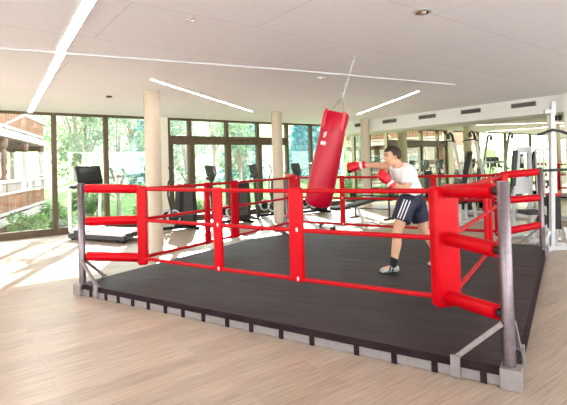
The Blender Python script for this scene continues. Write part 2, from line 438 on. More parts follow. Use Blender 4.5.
MB().span((-H + .03, -H + .03, .0), (H - .03, H - .03, TOP - .02)).build('floor_deck', 'skirt', ring)
for a, b in (((-H, -H - .004, .004), (H, -H + .025, .068)), ((-H, H - .025, .004), (H, H + .004, .078)), ((-H - .004, -H + .03, .004), (-H + .025, H - .03, .068))):
    MB().span(a, b).build('frame_rail', 'alu', ring)
MB().span((H - .025, -H + .12, .002), (H + .016, H, .082)).build('side_skirt', 'skirt', ring)
straps = (-2.05, -1.775, -1.564, -1.325, -1.082, -.83, -.587, -.321, -.033, .237, .548, .841, 1.225, 1.516, 1.80, 2.11)
for u in straps: MB().span((u - .020, -H - .014, .002), (u + .020, -H + .01, TOP - .03)).build('strap', 'skirt', ring)
for v in [(-2.0 + .32 * k) for k in range(13)]:
    MB().span((-H - .014, v - .028, .002), (-H + .01, v + .028, TOP - .03)).build('strap', 'skirt', ring)

for sx, sy in ((-1, -1), (1, -1), (1, 1), (-1, 1)):
    px, py = PO * sx, PO * sy
    p = MB().lathe([(.039, .01), (.039, 1.296), (.036, 1.30), (.001, 1.30)], (px, py, 0), seg=28).build('corner_post', 'steel', ring)
    f = MB(); f.box((px + .012 * sx, py + .012 * sy, .066), (.125, .125, .13)); f.build('foot_bracket', 'alu', p, bevel=.004)
    for (dx, dy) in ((-sx, 0), (0, -sy)):
        q0 = V((px + dx * .03, py + dy * .03, .40)); q1 = V((px + dx * .32, py + dy * .32, .128))
        ln = V((-dy, dx, 0)); off = V((0, (sy) * .028, 0)) if dx else V((sx * .028, 0, 0))
        b = MB(); b.bar(q0 + off, q1 + off, .030, .030, up=(dx, dy, .6))
        b.span(q1 + off - V((.028, .028, .035)), q1 + off + V((.028, .028, .006)))
        o3 = V((0, sy * .05, 0)) if dx else V((sx * .05, 0, 0))
        b.span((q1.x + o3.x - .03, q1.y + o3.y - .012, .01), (q1.x + o3.x + .03, q1.y + o3.y + .012, .15)) if dx else b.span((q1.x + o3.x - .012, q1.y - .03, .01), (q1.x + o3.x + .012, q1.y + .03, .15))
        b.build('brace', 'alu', p, bevel=.002)
    # padded cushion
    ax, ay = A * sx, A * sy
    ang = math.atan2(sy, sx)
    Rz = Matrix.Rotation(ang, 3, 'Z')
    cx, cy = ax - .03 * sx, ay - .03 * sy
    MB().box((cx, cy, .77), (.115, .215, .94), R=Rz).build('corner_pad', 'red', ring, bevel=.028, bseg=3)
    for z in ZR:
        d = V((sx, sy, 0)).normalized()
        c0 = V((ax, ay, z)) - d * .02; ze = z + {ZR[0]: .03, ZR[1]: .012, ZR[2]: .065}[z]; c1 = V((px, py, ze)) - d * (.08 if sx > 0 and sy < 0 else .05)
        m_ = MB(); m_.tube([c0, c0 + (c1 - c0) * .03, c1 - (c1 - c0) * .03, c1], [.046, .053, .053, .048], 18)
        cov = m_.build('turnbuckle_cover', 'red', ring)
        s_ = MB(); s_.tube([c0 + (c1 - c0) * .9, V((px, py, ze)) - d * .035], .012, 8); s_.lathe([(.03, -.03), (.03, .03)], V((px, py, ze)) - d * .05, axis=d, seg=12)
        s_.build('turnbuckle', 'black', cov)
        k = MB()
        for q in range(2):
            k.tube([V((ax - .1 * sx, ay - .0 * sy, z + .012)) + V((0, 0, .0)), V((ax - .06 * sx, ay - .03 * sy, z + .03 - .05 * q)), V((ax - .10 * sx, ay - .07 * sy, z - .01))], .006, 6)
        k.build('lacing', 'knot', cov)
# ropes: four sides, three heights
R_ = .021
def sag(p, q, s=.008): return [V(p) + (V(q) - V(p)) * t - V((0, 0, s * 4 * t * (1 - t))) for t in [k / 12 for k in range(13)]]
for (a, b) in (((-A, -A), (A, -A)), ((A, -A), (A, A)), ((A, A), (-A, A)), ((-A, A), (-A, -A))):
    for z in ZR: MB().tube(sag((*a, z), (*b, z)), R_, 12).build('rope', 'rope', ring)
def spacer(x, y, along_x, w):
    d = (w, .05, ZR[0] - ZR[2] + .06) if along_x else (.05, w, ZR[0] - ZR[2] + .06)
    s = MB().box((x, y, (ZR[0] + ZR[2]) / 2 - .005), d).build('rope_spacer', 'red', ring, bevel=.02, bseg=3)
    for z in ZR[1:]: MB().ball((x + (w * .12 if along_x else 0), y - (.026 if along_x else -.0), z), (.013, .008, .022), seg=8, rings=6).build('lacing', 'knot', s)
spacer(-.545, -A, True, .115); spacer(.425, -A, True, .155)
spacer(-A, -.60, False, .10); spacer(-A, .02, False, .17)
spacer(-.80, A, True, .09); spacer(.80, A, True, .10)
spacer(A, .12, False, .05); spacer(A, .42, False, .05)

# ------------------------------------------------------------------ punching bag
bt, bb = V((-4.128, 3.966, 2.10)), V((-4.356, 3.785, .895)); hook = V((-3.944, 4.122, CEIL)); rg = V((-4.062, 4.018, 2.30))
pb = thing('punching_bag', 'long red punching bag hanging tilted on a chain beside the boxer', 'punching bag', hook)
ax = (bt - bb); ln = ax.length; u = ax.normalized()
r = .172
MB().lathe([(.02, 0), (.10, .004), (.145, .02), (r, .055), (r * 1.03, .25), (r * 1.0, .6), (r * .97, .95), (r * .97, ln - .02), (r * .9, ln), (.02, ln - .006)], bb - hook, u, 36).build('bag_body', 'bag', pb)
sm = MB()
for z in (.24, .27): sm.lathe([(r * 1.03 + .0015, z - .003), (r * 1.03 + .003, z), (r * 1.03 + .0015, z + .003)], bb - hook, u, 36)
sm.build('bottom_seam', 'glove', pb)
Fb = frame_from(u)
side = [math.atan2((Fb.transposed() @ V((.79, -.61, 0))).y, (Fb.transposed() @ V((.79, -.61, 0))).x)][0]   # towards the ring's near side
for k in range(4):
    a = side + .55 + k * PI / 2
    rad = Fb @ V((math.cos(a), math.sin(a), 0))
    p0 = bt - hook + rad * r * .93
    F3 = Matrix((u.cross(rad), u, rad)).transposed()
    s = MB(); s.box(p0 + rad * .006 - u * .10, (.055, .24, .014), R=F3); st = s.build('hanging_strap', 'glove', pb, bevel=.004)
    MB().tube([p0 + u * .01, p0 + u * .02 + rad * -.01, rg - hook - V((0, 0, .0))], .006, 8).build('hanging_cord', 'chain', pb)
ch = MB(); nl = 16
for k in range(nl):
    p = rg - hook + (V((0, 0, -.03)) - (rg - hook)) * ((k + .5) / nl); d = (hook - rg).normalized()
    X = frame_from(d).col[k % 2]; ring_pts = [p + d * .022 * math.cos(a) + X * .010 * math.sin(a) for a in [2 * PI * q / 10 for q in range(11)]]
    ch.tube(ring_pts, .0045, 6)
ch.tube([rg - hook + V((.02 * math.cos(a), 0, .02 * math.sin(a))) for a in [2 * PI * q / 12 for q in range(13)]], .005, 6)
ch.build('chain', 'chain', pb)
hk = MB(); hk.lathe([(.035, -.012), (.035, -.001)], (0, 0, 0)); hk.tube([(0, 0, -.01), (0, 0, -.035)], .006, 8); hk.build('ceiling_hook', 'chain', pb)
# printed emblem and word on the side facing the ring's near edge
a0 = side - .62
def on_bag(da, z, k=.0015):
    rr = r * .972 + k if z > .6 else r * 1.0 + k
    return bb - hook + Fb @ V((rr * math.cos(a0 + da), rr * math.sin(a0 + da), z))
lg = MB()
for p_ in ([(-.12, .93), (-.05, .96), (.02, .93), (.08, .97)], [(-.03, .905), (.04, .93), (.10, .925)], [(-.13, .90), (-.06, .91), (0, .895)]):
    lg.tube([on_bag(x, z) for x, z in p_], .007, 6)
lg.build('printed_emblem', 'logo', pb)
lw = MB()
for k in range(6):
    x = -.22 + k * .075
    lw.tube([on_bag(x, .80), on_bag(x, .845)], .006, 5); lw.tube([on_bag(x, .845 if k % 2 else .80), on_bag(x + .045, .82 if k % 2 else .80)], .005, 5)
lw.build('printed_word', 'logo', pb)

# ------------------------------------------------------------------ the boxer
man = thing('person', 'man in white t-shirt, navy striped shorts and red boxing gloves punching the bag', 'person', (-3.62, 4.35, TOP))
J = dict(ankL=(.157, -.171, .088), kneeL=(.188, -.130, .470), hipL=(.205, .06, .82), hipR=(.172, .27, .82), kneeR=(.222, .375, .42), ankR=(.345, .515, .085),
         pelv=(.19, .165, .85), waist=(.186, .155, .99), chest=(.155, .09, 1.14), neck=(.125, .04, 1.262), head=(.080, -.04, 1.388),
         shR=(.055, .075, 1.25), elR=(-.14, -.04, 1.282), wrR=(-.315, -.15, 1.292), glR=(-.40, -.205, 1.275),
         shL=(.235, .03, 1.195), elL=(.278, -.043, .995), wrL=(.160, -.172, 1.055), glL=(.098, -.215, 1.142))
J = {k: V(v) for k, v in J.items()}
fwd = V((-.61, -.79, 0)).normalized(); left = V((.79, -.61, 0)).normalized(); upv = V((0, 0, 1))
face = (fwd * .95 + left * .22 + upv * -.12).normalized()
side_h = upv.cross(face).normalized(); uph = face.cross(side_h).normalized()
FH = Matrix((face, side_h, uph)).transposed()          # local x = face direction, y = his left, z = up
b = MB()
c = J['head']
b.ball(c + FH @ V((-.012, 0, .025)), (.100, .077, .100), R=FH, seg=24, rings=16)
b.ball(c + FH @ V((.020, 0, -.035)), (.070, .060, .080), R=FH, seg=20, rings=14)
b.ball(c + FH @ V((.052, 0, -.088)), (.030, .034, .028), R=FH)
b.capsule(c + FH @ V((.085, 0, .020)), c + FH @ V((.103, 0, -.018)), .010, .014)
for s in (-1, 1):
    b.ball(c + FH @ V((.078, s * .032, .032)), (.016, .026, .010), R=FH)
    b.ball(c + FH @ V((-.012, s * .077, -.005)), (.019, .010, .032), R=FH)
    b.ball(c + FH @ V((.062, s * .036, -.020)), (.022, .020, .022), R=FH)
b.ball(c + FH @ V((.083, 0, -.052)), (.013, .026, .012), R=FH)
b.capsule(c + FH @ V((-.03, 0, -.05)), J['neck'] - V((0, 0, .01)), .056, .062)
fc = (fwd * .75 + left * .66).normalized()
FC = Matrix((fc, upv.cross(fc), upv)).transposed()
b.capsule(J['neck'] - V((0, 0, .02)), J['chest'], .085, .12); b.ball(J['chest'], (.105, .165, .16), R=FC, seg=20, rings=14)
b.capsule(J['chest'], J['waist'], .12, .115); b.capsule(J['waist'], J['pelv'], .115, .13)
for s in 'LR':
    b.capsule(J['chest'] + V((0, 0, .08)), J['sh' + s], .07, .062)
    b.capsule(J['sh' + s], J['el' + s], .058, .043); b.capsule(J['el' + s], J['wr' + s], .044, .031); b.capsule(J['wr' + s], J['gl' + s], .031, .036)
    b.capsule(J['pelv'], J['hip' + s], .115, .098); b.capsule(J['hip' + s], J['knee' + s], .090, .057)
    kn, an = J['knee' + s], J['ank' + s]; calf = kn + (an - kn) * .32 - fwd * .018
    b.capsule(kn, calf, .055, .056); b.capsule(calf, an, .055, .037); b.capsule(kn, an, .05, .036)
    foot = an + fwd * .11 - V((0, 0, an.z - .045)); b.capsule(an - V((0, 0, .03)), foot, .04, .034)
body = b.build('body', 'skin', man, voxel=.009, relax=6)
# hair
h = MB(); hb = bmesh.new()
tmp = MB(); tmp.ball((-.014, 0, .026), (.109, .086, .108), seg=40, rings=28)
kill = []
for v in tmp.bm.verts:
    x, y, z = v.co
    hl = .068 if x > .045 else (.068 - (.045 - x) * 2.4 if x > .012 else (-.012 - (.012 - x) * .55 if x > -.03 else -.035 - (-.03 - x) * .55))
    if z < hl: kill.append(v)
bmesh.ops.delete(tmp.bm, geom=kill, context='VERTS')
for v in tmp.bm.verts:
    v.co = v.co + (v.co - V((-.014, 0, .02))).normalized() * .006 * noise.noise(v.co * 38); v.co = c + FH @ v.co
ho = tmp.build('hair', 'hair', man)
so = ho.modifiers.new('t', 'SOLIDIFY'); so.thickness = .012; so.offset = -1
eb = MB()
for s in (-1, 1): eb.capsule(c + FH @ V((.092, s * .018, .040)), c + FH @ V((.074, s * .050, .040)), .005, .004)
eb.build('eyebrows', 'hair', man)
for s in (-1, 1): MB().ball(c + FH @ V((.082, s * .031, .016)), (.007, .011, .0055), R=FH, seg=10, rings=8).build('eye', 'eye', man)
mo = MB(); mo.capsule(c + FH @ V((.091, -.02, -.056)), c + FH @ V((.091, .02, -.056)), .0055, .0055); mo.build('mouth', 'lip', man)
bd = MB()
# shirt
sh = MB()
sh.capsule(J['neck'] - V((0, 0, .045)), J['chest'], .088, .13); sh.ball(J['chest'] + V((0, 0, .0)), (.125, .178, .17), R=FC, seg=20, rings=14)
sh.capsule(J['chest'], J['waist'], .14, .142); sh.capsule(J['waist'], J['pelv'] + V((0, 0, .03)), .142, .150)
for s, k in (('L', .72), ('R', .34)):
    sh.capsule(J['chest'] + V((0, 0, .075)), J['sh' + s] - V((0, 0, .005)), .08, .074)
    e = J['sh' + s] + (J['el' + s] - J['sh' + s]) * k; sh.tube([J['sh' + s], J['sh' + s] + (e - J['sh' + s]) * .5, e], [.072, .070, .072], 14)
shirt = sh.build('shirt', 'shirt', man, voxel=.011, relax=5)
# grey under the arm is sleeve shading; no panel built
# shorts
so_ = MB()
so_.capsule(J['pelv'] + V((0, 0, .035)), J['pelv'] - V((0, 0, .02)), .152, .150)
for s, k in (('L', .62), ('R', .62)):
    p0, p1 = J['hip' + s], J['hip' + s] + (J['knee' + s] - J['hip' + s]) * k
    so_.capsule(J['pelv'], p0, .14, .122); so_.tube([p0, p0 + (p1 - p0) * .5, p1], [.124, .118, .120], 16)
shorts = so_.build('shorts', 'navy', man, voxel=.011, relax=4)
d_ = (J['kneeL'] - J['hipL']).normalized()
for k in range(3):
    dirv = (left * .92 + fwd * (.02 + .30 * (k))).normalized()
    pts = []
    for t in (.0, .2, .4, .6):
        q = J['hipL'] + (J['kneeL'] - J['hipL']) * (t * 1.0)
        dv = (dirv - d_ * dirv.dot(d_)).normalized(); pts.append(q + dv * (.121 - .004 * t / .6) + fwd * .02 * t)
    MB().tube(pts, .0068, 8, up=dirv).build('side_stripe', 'stripe', shorts)
em = MB(); em.ball(J['hipL'] + d_ * .21 + (left * .55 + fwd * .84).normalized() * .118, (.012, .012, .014)); em.build('white_emblem', 'stripe', shorts)
# gloves
def glove(wr, tip, rollv):
    wr, tip = V(wr), V(tip); d = (tip - wr).normalized(); F = frame_from(d, rollv)
    g = MB()
    g.ball(tip + d * .005, (.074, .068, .088), R=F, seg=20, rings=14)
    g.ball(tip + d * .05 + F @ V((0, .022, 0)), (.064, .045, .05), R=F, seg=18, rings=12)
    g.capsule(tip - d * .04, wr, .052, .046)
    g.capsule(tip - d * .035 + F @ V((.058, -.012, 0)), tip + d * .045 + F @ V((.054, -.03, 0)), .027, .022)
    o = g.build('boxing_glove', 'glove', man, voxel=.008, relax=4)
    k = MB(); k.tube([wr - d * .045, wr - d * .03, wr + d * .025], [.044, .049, .050], 18); k.build('cuff', 'stripe' if False else 'glove', o)
    w = MB(); w.lathe([(.0505, -.016), (.053, -.010), (.053, .010), (.0505, .016)], wr + d * .012, d, 20); w.build('wrist_band', 'logo', o)
    return o, F, d
g1, F1, d1 = glove(J['wrR'], J['glR'], (0, 0, 1))
pm = MB(); pm.ball(J['glR'] + d1 * .055 + V((0, 0, -.030)), (.045, .045, .045)); pm.build('dark_palm', 'gloveblack', g1)
g2, F2, d2 = glove(J['wrL'], J['glL'], (.4, .3, .6))
# feet
for s in 'LR':
    an = J['ank' + s]
    sk = MB(); sk.capsule(an + (J['knee' + s] - an) * .20, an - V((0, 0, .02)), .047, .043); sk.build('sock', 'sock', man)
    heel = V((an.x, an.y, .0)) - fwd * .055; toe = V((an.x, an.y, 0)) + fwd * .165
    s_ = MB()
    s_.capsule(heel + V((0, 0, .055)) + fwd * .03, V((an.x, an.y, .055)), .046, .046); s_.capsule(V((an.x, an.y, .055)), toe - fwd * .05 + V((0, 0, .036)), .046, .036)
    s_.ball(toe - fwd * .045 + V((0, 0, .032)), (.048, .048, .032))
    so2 = s_.build('shoe', 'shoe', man, voxel=.009, relax=3)
    F = Matrix((fwd, left, upv)).transposed()
    pts = [(math.cos(a) * (.115 if math.cos(a) > 0 else .108), math.sin(a) * (.050 if math.cos(a) > 0 else .046)) for a in [2 * PI * k / 20 for k in range(20)]]
    MB().prism(pts, .018, F, (heel + toe) / 2 + V((0, 0, .004))).build('sole', 'rubber', so2)
    st = MB()
    for k in range(2):
        q = V((an.x, an.y, .0)) + fwd * (.03 + .035 * k)
        st.tube([q + left * .046 + V((0, 0, .03)), q + left * .044 + fwd * -.015 + V((0, 0, .055)), q + left * .025 - fwd * .02 + V((0, 0, .083))], .008, 6)
    st.build('trim', 'black' if s == 'R' else 'black', so2)
    MB().ball(heel + fwd * .012 + V((0, 0, .05)), (.022, .034, .034)).build('heel_patch', 'shoegreen', so2)

# ------------------------------------------------------------------ treadmill
tm = thing('treadmill', 'grey and black treadmill by the window with large dark console', 'treadmill', (-10.27, 1.97, 0), math.atan2(.443, .897))
W_, L_ = .84, 1.60
MB().span((.05, .10, .10), (L_ - .02, W_ - .10, .19)).build('running_belt', 'midgrey', tm, bevel=.01)
for y in (.02, W_ - .12):
    MB().prism([(0, .03), (L_, .05), (L_ + .02, .09), (L_ - .02, .13), (.25, .14), (.05, .14), (-.03, .10)], .10, Matrix(((1, 0, 0), (0, 0, -1), (0, 1, 0))), (0, y + .10, 0)).build('side_rail', 'black', tm, bevel=.012)
MB().prism([(-.10, .04), (.36, .04), (.40, .17), (.20, .26), (-.04, .25), (-.14, .15)], W_ - .26, Matrix(((1, 0, 0), (0, 0, -1), (0, 1, 0))), (0, W_ - .13, 0)).build('motor_hood', 'white_paint', tm, bevel=.03)
MB().span((.42, .14, .19), (L_ - .06, W_ - .14, .196)).build('deck_sun_sheen', 'white_paint', tm)  # white sheet painted in for sunlight reflecting off the belt
for y in (.02, W_ - .12): MB().span((.30, y, .135), (L_ - .04, y + .10, .185)).build('foot_rail', 'white_paint', tm, bevel=.01)
for x in (.06, L_ - .12):
    for y in (.06, W_ - .10): MB().lathe([(.035, 0), (.035, .05)], (x, y + .02, .001)).build('foot', 'rubber', tm)
for y in (.035, W_ - .035):
    MB().tube([(.05, y, .18), (.03, y, .6), (.06, y, 1.0), (.10, y, 1.10)], [.05, .045, .042, .045], 14, flat=.7).build('upright', 'white_paint', tm)
    MB().tube([(.07, y, 1.10), (.20, y, 1.12), (.52, y, 1.04), (.60, y, 1.0)], [.035, .03, .028, .03], 12).build('handrail', 'darkgrey', tm)
MB().tube([(.06, .05, 1.10), (.03, W_ / 2, 1.14), (.06, W_ - .05, 1.10)], .045, 12).build('crossbar', 'darkgrey', tm)
Fc = Matrix.Rotation(-.22, 3, 'Y')
cn = MB().box((.11, W_ / 2 + .06, 1.35), (.07, .64, .42), R=Fc).build('console', 'darkgrey', tm, bevel=.035, bseg=3)
MB().box((.152, W_ / 2 + .06, 1.36), (.006, .56, .33), R=Fc).build('screen', 'screen', cn)
MB().box((.08, W_ / 2, 1.17), (.08, .16, .12)).build('console_mount', 'black', tm, bevel=.01)

# ------------------------------------------------------------------ elliptical trainers along the window
def elliptical(lab, loc, rz=0.):
    t = thing('elliptical_trainer', lab, 'elliptical trainer', loc, rz, 'elliptical trainers along the window')
    # local y = machine length (console at y=0, drive at y=.95), x = width
    f = MB(); f.box((0, .45, .06), (.09, 1.15, .07)); f.box((0, -.10, .035), (.60, .08, .06)); f.box((0, 1.02, .035), (.60, .08, .06))
    f.build('base_frame', 'darkgrey', t, bevel=.01)
    ms = MB(); ms.tube([(0, .10, .08), (0, .04, .6), (0, .0, 1.14)], [.06, .05, .035], 14); ms.build('mast', 'midgrey', t)
    cs = MB().box((0, -.02, 1.36), (.36, .06, .30), R=Matrix.Rotation(.25, 3, 'X')).build('console', 'midgrey', t, bevel=.03, bseg=3)
    MB().box((0, .016, 1.375), (.29, .006, .21), R=Matrix.Rotation(.25, 3, 'X')).build('screen', 'screen', cs)
    MB().box((0, -.01, 1.17), (.26, .12, .09)).build('console_tray', 'black', t, bevel=.02)
    hd = MB().prism([(-.22, .06), (.24, .06), (.26, .5), (.22, 1.02), (.12, 1.08), (-.10, 1.08), (-.17, 1.0), (-.20, .5)], .30, Matrix(((0, 0, 1), (1, 0, 0), (0, 1, 0))), (-.15, .82, 0)).build('drive_housing', 'darkgrey', t, bevel=.03, bseg=3)
    MB().prism([(-.12, .2), (.14, .2), (.14, .9), (-.08, .9)], .312, Matrix(((0, 0, 1), (1, 0, 0), (0, 1, 0))), (-.156, .82, 0)).build('side_panel', 'midgrey', hd, bevel=.01)
    for s in (-1, 1):
        w = MB(); w.tube([(s * .20, .46 + .15 * math.cos(a), .33 + .15 * math.sin(a)) for a in [2 * PI * k / 24 for k in range(25)]], .022, 10); w.build('crank_ring', 'white_paint', t)
        MB().lathe([(.10, -.015), (.10, .015)], (s * .20, .46, .33), (1, 0, 0)).build('crank_disc', 'black', t)
        MB().box((s * .26, .50 + .12 * s, .30 + .05 * s), (.13, .36, .05), R=Matrix.Rotation(.15 * s, 3, 'X')).build('pedal', 'black', t, bevel=.015)
        yo = .06 * s
        MB().tube([(s * .27, .34 + yo, .35), (s * .27, .24 + yo, .85), (s * .26, .26 + yo, 1.12), (s * .25, .36 + yo, 1.30), (s * .25, .28 + yo, 1.48)], [.02, .02, .018, .018, .018], 10).build('arm_lever', 'black', t)
        MB().tube([(s * .27, .34 + yo, .35), (s * .24, .40, .33)], .016, 8).build('link_rod', 'chrome', t)
    return t
e0 = elliptical('elliptical trainer half hidden behind the left round column', (-9.9, 3.62, 0))
for (x, y, lab) in ((-9.9, 5.14, 'elliptical trainer second from the left, right of the first one'), (-10.35, 6.72, 'elliptical trainer just left of the second round column'), (-10.1, 8.02, 'elliptical trainer hidden behind the punching bag')):
    c_ = copy_tree(e0); c_.location = (x, y, 0); c_['label'] = lab

# ------------------------------------------------------------------ weight bench behind the ring
wb = thing('weight_bench', 'white framed weight bench with black pads behind the ring', 'weight bench', (-7.3, 6.62, 0))
dv = V((.22, .95, 0)).normalized(); pv = V((dv.y, -dv.x, 0))
MB().tube([-pv * .21 + V((0, 0, .05)), pv * .21 + V((0, 0, .05))], .035, 12).build('front_foot', 'white_paint', wb)
for s in (-1, 1): MB().tube([pv * s * .20 + V((0, 0, .05)), pv * s * .29 + V((0, 0, .05))], .05, 12).build('foot_cap', 'rubber', wb)
MB().tube([V((0, 0, .06)), dv * 1.25 + V((0, 0, .06))], .03, 10).build('spine', 'white_paint', wb)
MB().tube([dv * 1.25 - pv * .22 + V((0, 0, .05)), dv * 1.25 + pv * .22 + V((0, 0, .05))], .033, 12).build('rear_foot', 'white_paint', wb)
MB().tube([dv * .35 + V((0, 0, .06)), dv * .42 + V((0, 0, .42))], .03, 10).build('seat_post', 'white_paint', wb)
MB().tube([dv * .95 + V((0, 0, .06)), dv * .80 + V((0, 0, .45))], .03, 10).build('rear_strut', 'white_paint', wb)
MB().bar(dv * .15 + V((0, 0, .44)), dv * .55 + V((0, 0, .46)), .30, .07).build('seat', 'padblack', wb, bevel=.02)
MB().bar(dv * .60 + V((0, 0, .47)), dv * 1.35 + V((0, 0, .62)), .28, .07).build('backrest', 'padblack', wb, bevel=.02)
rk = thing('barbell_rack', 'low black rack with a bar behind the weight bench', 'weight rack', (-7.9, 8.75, 0), .2)
for s in (-1, 1):
    MB().tube([(s * .5, 0, .02), (s * .5, 0, .56)], .025, 10).build('upright', 'black', rk)
    MB().box((s * .5, 0, .02), (.06, .5, .038)).build('foot', 'black', rk, bevel=.005)
MB().tube([(-.62, 0, .585), (.62, 0, .585)], .018, 10).build('bar', 'black', rk)
for s in (-1, 1): MB().lathe([(.02, -.02), (.12, -.02), (.12, .02), (.02, .02)], (s * .57, 0, .585), (1, 0, 0)).build('weight_plate', 'rubber', rk)
MB().tube([(-.5, 0, .25), (.5, 0, .25)], .02, 8).build('cross_bar', 'black', rk)

# ------------------------------------------------------------------ strength machines by the mirrors
def pulley(lab, loc, rz=0.):
    t = thing('cable_machine', lab, 'cable machine', loc, rz, 'cable machines by the mirrors')
    f = MB(); f.box((0, -.30, .035), (.08, 1.0, .06)); f.box((0, -.8, .035), (.5, .08, .06)); f.box((0, .10, .035), (.5, .08, .06)); f.build('base_frame', 'white_paint', t, bevel=.01)
    MB().tube([(0, .10, .06), (0, -.20, 1.0), (0, -.52, 1.95)], .034, 12).build('leaning_post', 'white_paint', t)
    MB().tube([(0, -.52, 1.95), (0, -.57, 2.08), (0, -.66, 2.14), (0, -.76, 2.10), (0, -.78, 2.02)], [.03, .028, .026, .024, .022], 10).build('curved_top', 'darkgrey', t)
    MB().lathe([(.055, -.018), (.06, -.01), (.06, .01), (.055, .018)], (0, -.74, 2.04), (1, 0, 0)).build('pulley_wheel', 'black', t)
    MB().tube([(-.20, -.76, 1.90), (-.12, -.76, 1.935), (.12, -.76, 1.935), (.20, -.76, 1.90)], .016, 8).build('handle_bar', 'black', t)
    MB().tube([(0, -.76, 1.935), (0, -.76, 2.02)], .005, 6).build('cable', 'chain', t)
    st = MB().box((0, -.02, .42), (.24, .15, .55)).build('weight_stack', 'rubber', t, bevel=.01)
    for s in (-1, 1): MB().tube([(s * .08, -.02, .07), (s * .08, -.02, 1.35)], .012, 8).build('guide_rod', 'chrome', st)
    MB().box((0, -.02, 1.37), (.30, .17, .05)).build('stack_top', 'white_paint', t, bevel=.008)
    MB().box((0, -.70, .46), (.32, .36, .07)).build('seat', 'padblack', t, bevel=.02)
    MB().tube([(0, -.62, .06), (0, -.66, .43)], .03, 10).build('seat_post', 'white_paint', t)
    return t
p0 = pulley('white cable machine with leaning post by the mirror, left of the pair', (-6.42, 10.78, 0))
p1 = copy_tree(p0); p1.location = (-5.83, 10.78, 0); p1['label'] = 'white cable machine with leaning post by the mirror, right of the pair'

pr_ = thing('shoulder_press', 'white press machine with a tall narrow black backrest', 'exercise machine', (-5.62, 9.38, 0))
MB().bar((-.05, .05, .86), (.11, .05, 1.64), .06, .22, up=(0, 1, 0)).build('backrest', 'padblack', pr_, bevel=.02)
f = MB(); f.box((-.05, .0, .03), (.08, 1.0, .055)); f.box((-.05, -.5, .03), (.7, .08, .055)); f.box((-.05, .5, .03), (.7, .08, .055)); f.build('base_frame', 'white_paint', pr_, bevel=.01)
MB().tube([(-.07, .12, .05), (-.05, .12, .8), (.09, .12, 1.55)], .03, 10).build('back_post', 'white_paint', pr_)
MB().box((-.05, -.18, .50), (.34, .38, .08)).build('seat', 'padblack', pr_, bevel=.02)
MB().tube([(-.05, -.15, .05), (-.05, -.15, .47)], .035, 10).build('seat_post', 'white_paint', pr_)
for s in (-1, 1):
    MB().tube([(-.05 + s * .08, .15, 1.0), (-.05 + s * .33, .05, 1.08), (-.05 + s * .33, -.25, 1.12)], .02, 10).build('press_arm', 'white_paint', pr_)
    MB().tube([(-.05 + s * .33, -.25, 1.12), (-.05 + s * .33, -.37, 1.12)], .026, 10).build('grip', 'black', pr_)

wm = thing('weight_machine', 'white weight machine with a cut-out shroud behind the ring corner', 'exercise machine', (-3.80, 8.30, 0), math.atan2(.79, .61))
# shroud panel facing the near side (local y negative), local x to the right
Fs = Matrix(((1, 0, 0), (0, 0, -1), (0, 1, 0)))
sp = MB()
out = [(-.185, .80), (.15, .80), (.15, 1.66), (-.10, 1.66)]
sp.prism([(-.185, .80), (.15, .80), (.15, 1.24), (-.142, 1.24)], .05, Fs, (0, .05, 0)); sp.prism([(-.142, 1.24), (-.075, 1.24), (-.045, 1.55), (-.111, 1.55)], .05, Fs, (0, .05, 0))
sp.prism([(.085, 1.24), (.15, 1.24), (.15, 1.55), (.085, 1.55)], .05, Fs, (0, .05, 0)); sp.prism([(-.111, 1.55), (.15, 1.55), (.15, 1.66), (-.098, 1.66)], .05, Fs, (0, .05, 0))
sp.build('shroud', 'white_paint', wm)
MB().span((-.06, .10, 1.26), (.06, .14, 1.53)).build('weight_stack', 'darkgrey', wm)
MB().box((.03, .08, 1.42), (.05, .02, .13)).build('stack_label', 'plaster', wm)
MB().lathe([(.032, 0), (.032, .03)], (.05, 0, 1.13), (0, -1, 0)).build('knob', 'black', wm)
MB().bar((-.22, -.02, .95), (-.15, -.02, 1.60), .09, .06, up=(0, 1, 0)).build('back_pad', 'padblack', wm, bevel=.015)
for x in (-.17, .13): MB().bar((x, .07, .04), (x, .07, .80), .05, .05).build('frame_leg', 'white_paint', wm)
f = MB(); f.box((-.02, .07, .03), (.5, .07, .055)); f.box((-.02, -.25, .03), (.07, .6, .055)); f.box((-.02, -.52, .03), (.45, .07, .055)); f.build('base_frame', 'white_paint', wm, bevel=.008)
MB().box((-.05, -.27, .50), (.30, .32, .07)).build('seat', 'padblack', wm, bevel=.02)
MB().tube([(-.02, -.27, .05), (-.03, -.27, .47)], .03, 10).build('seat_post', 'white_paint', wm)

dr = thing('storage_rack', 'steel rack with upright bars right of the white weight machine', 'rack', (-3.36, 8.12, 0), math.atan2(.79, .61))
for k in range(5):
    MB().tube([(.02 + k * .065, .3, .04), (.02 + k * .065, .3, 1.58)], .016, 8).build('upright_bar', 'chrome' if k % 2 else 'white_paint', dr)
MB().box((.15, .3, .03), (.34, .30, .055)).build('base', 'white_paint', dr, bevel=.008)
MB().box((.15, .3, 1.60), (.32, .05, .05)).build('top_beam', 'white_paint', dr, bevel=.008)
for k in range(3): MB().lathe([(.02, -.02), (.10 - .015 * k, -.02), (.10 - .015 * k, .02), (.02, .02)], (.06 + .09 * k, .24, .35 + .32 * k), (0, 1, 0)).build('weight_plate', 'rubber', dr)

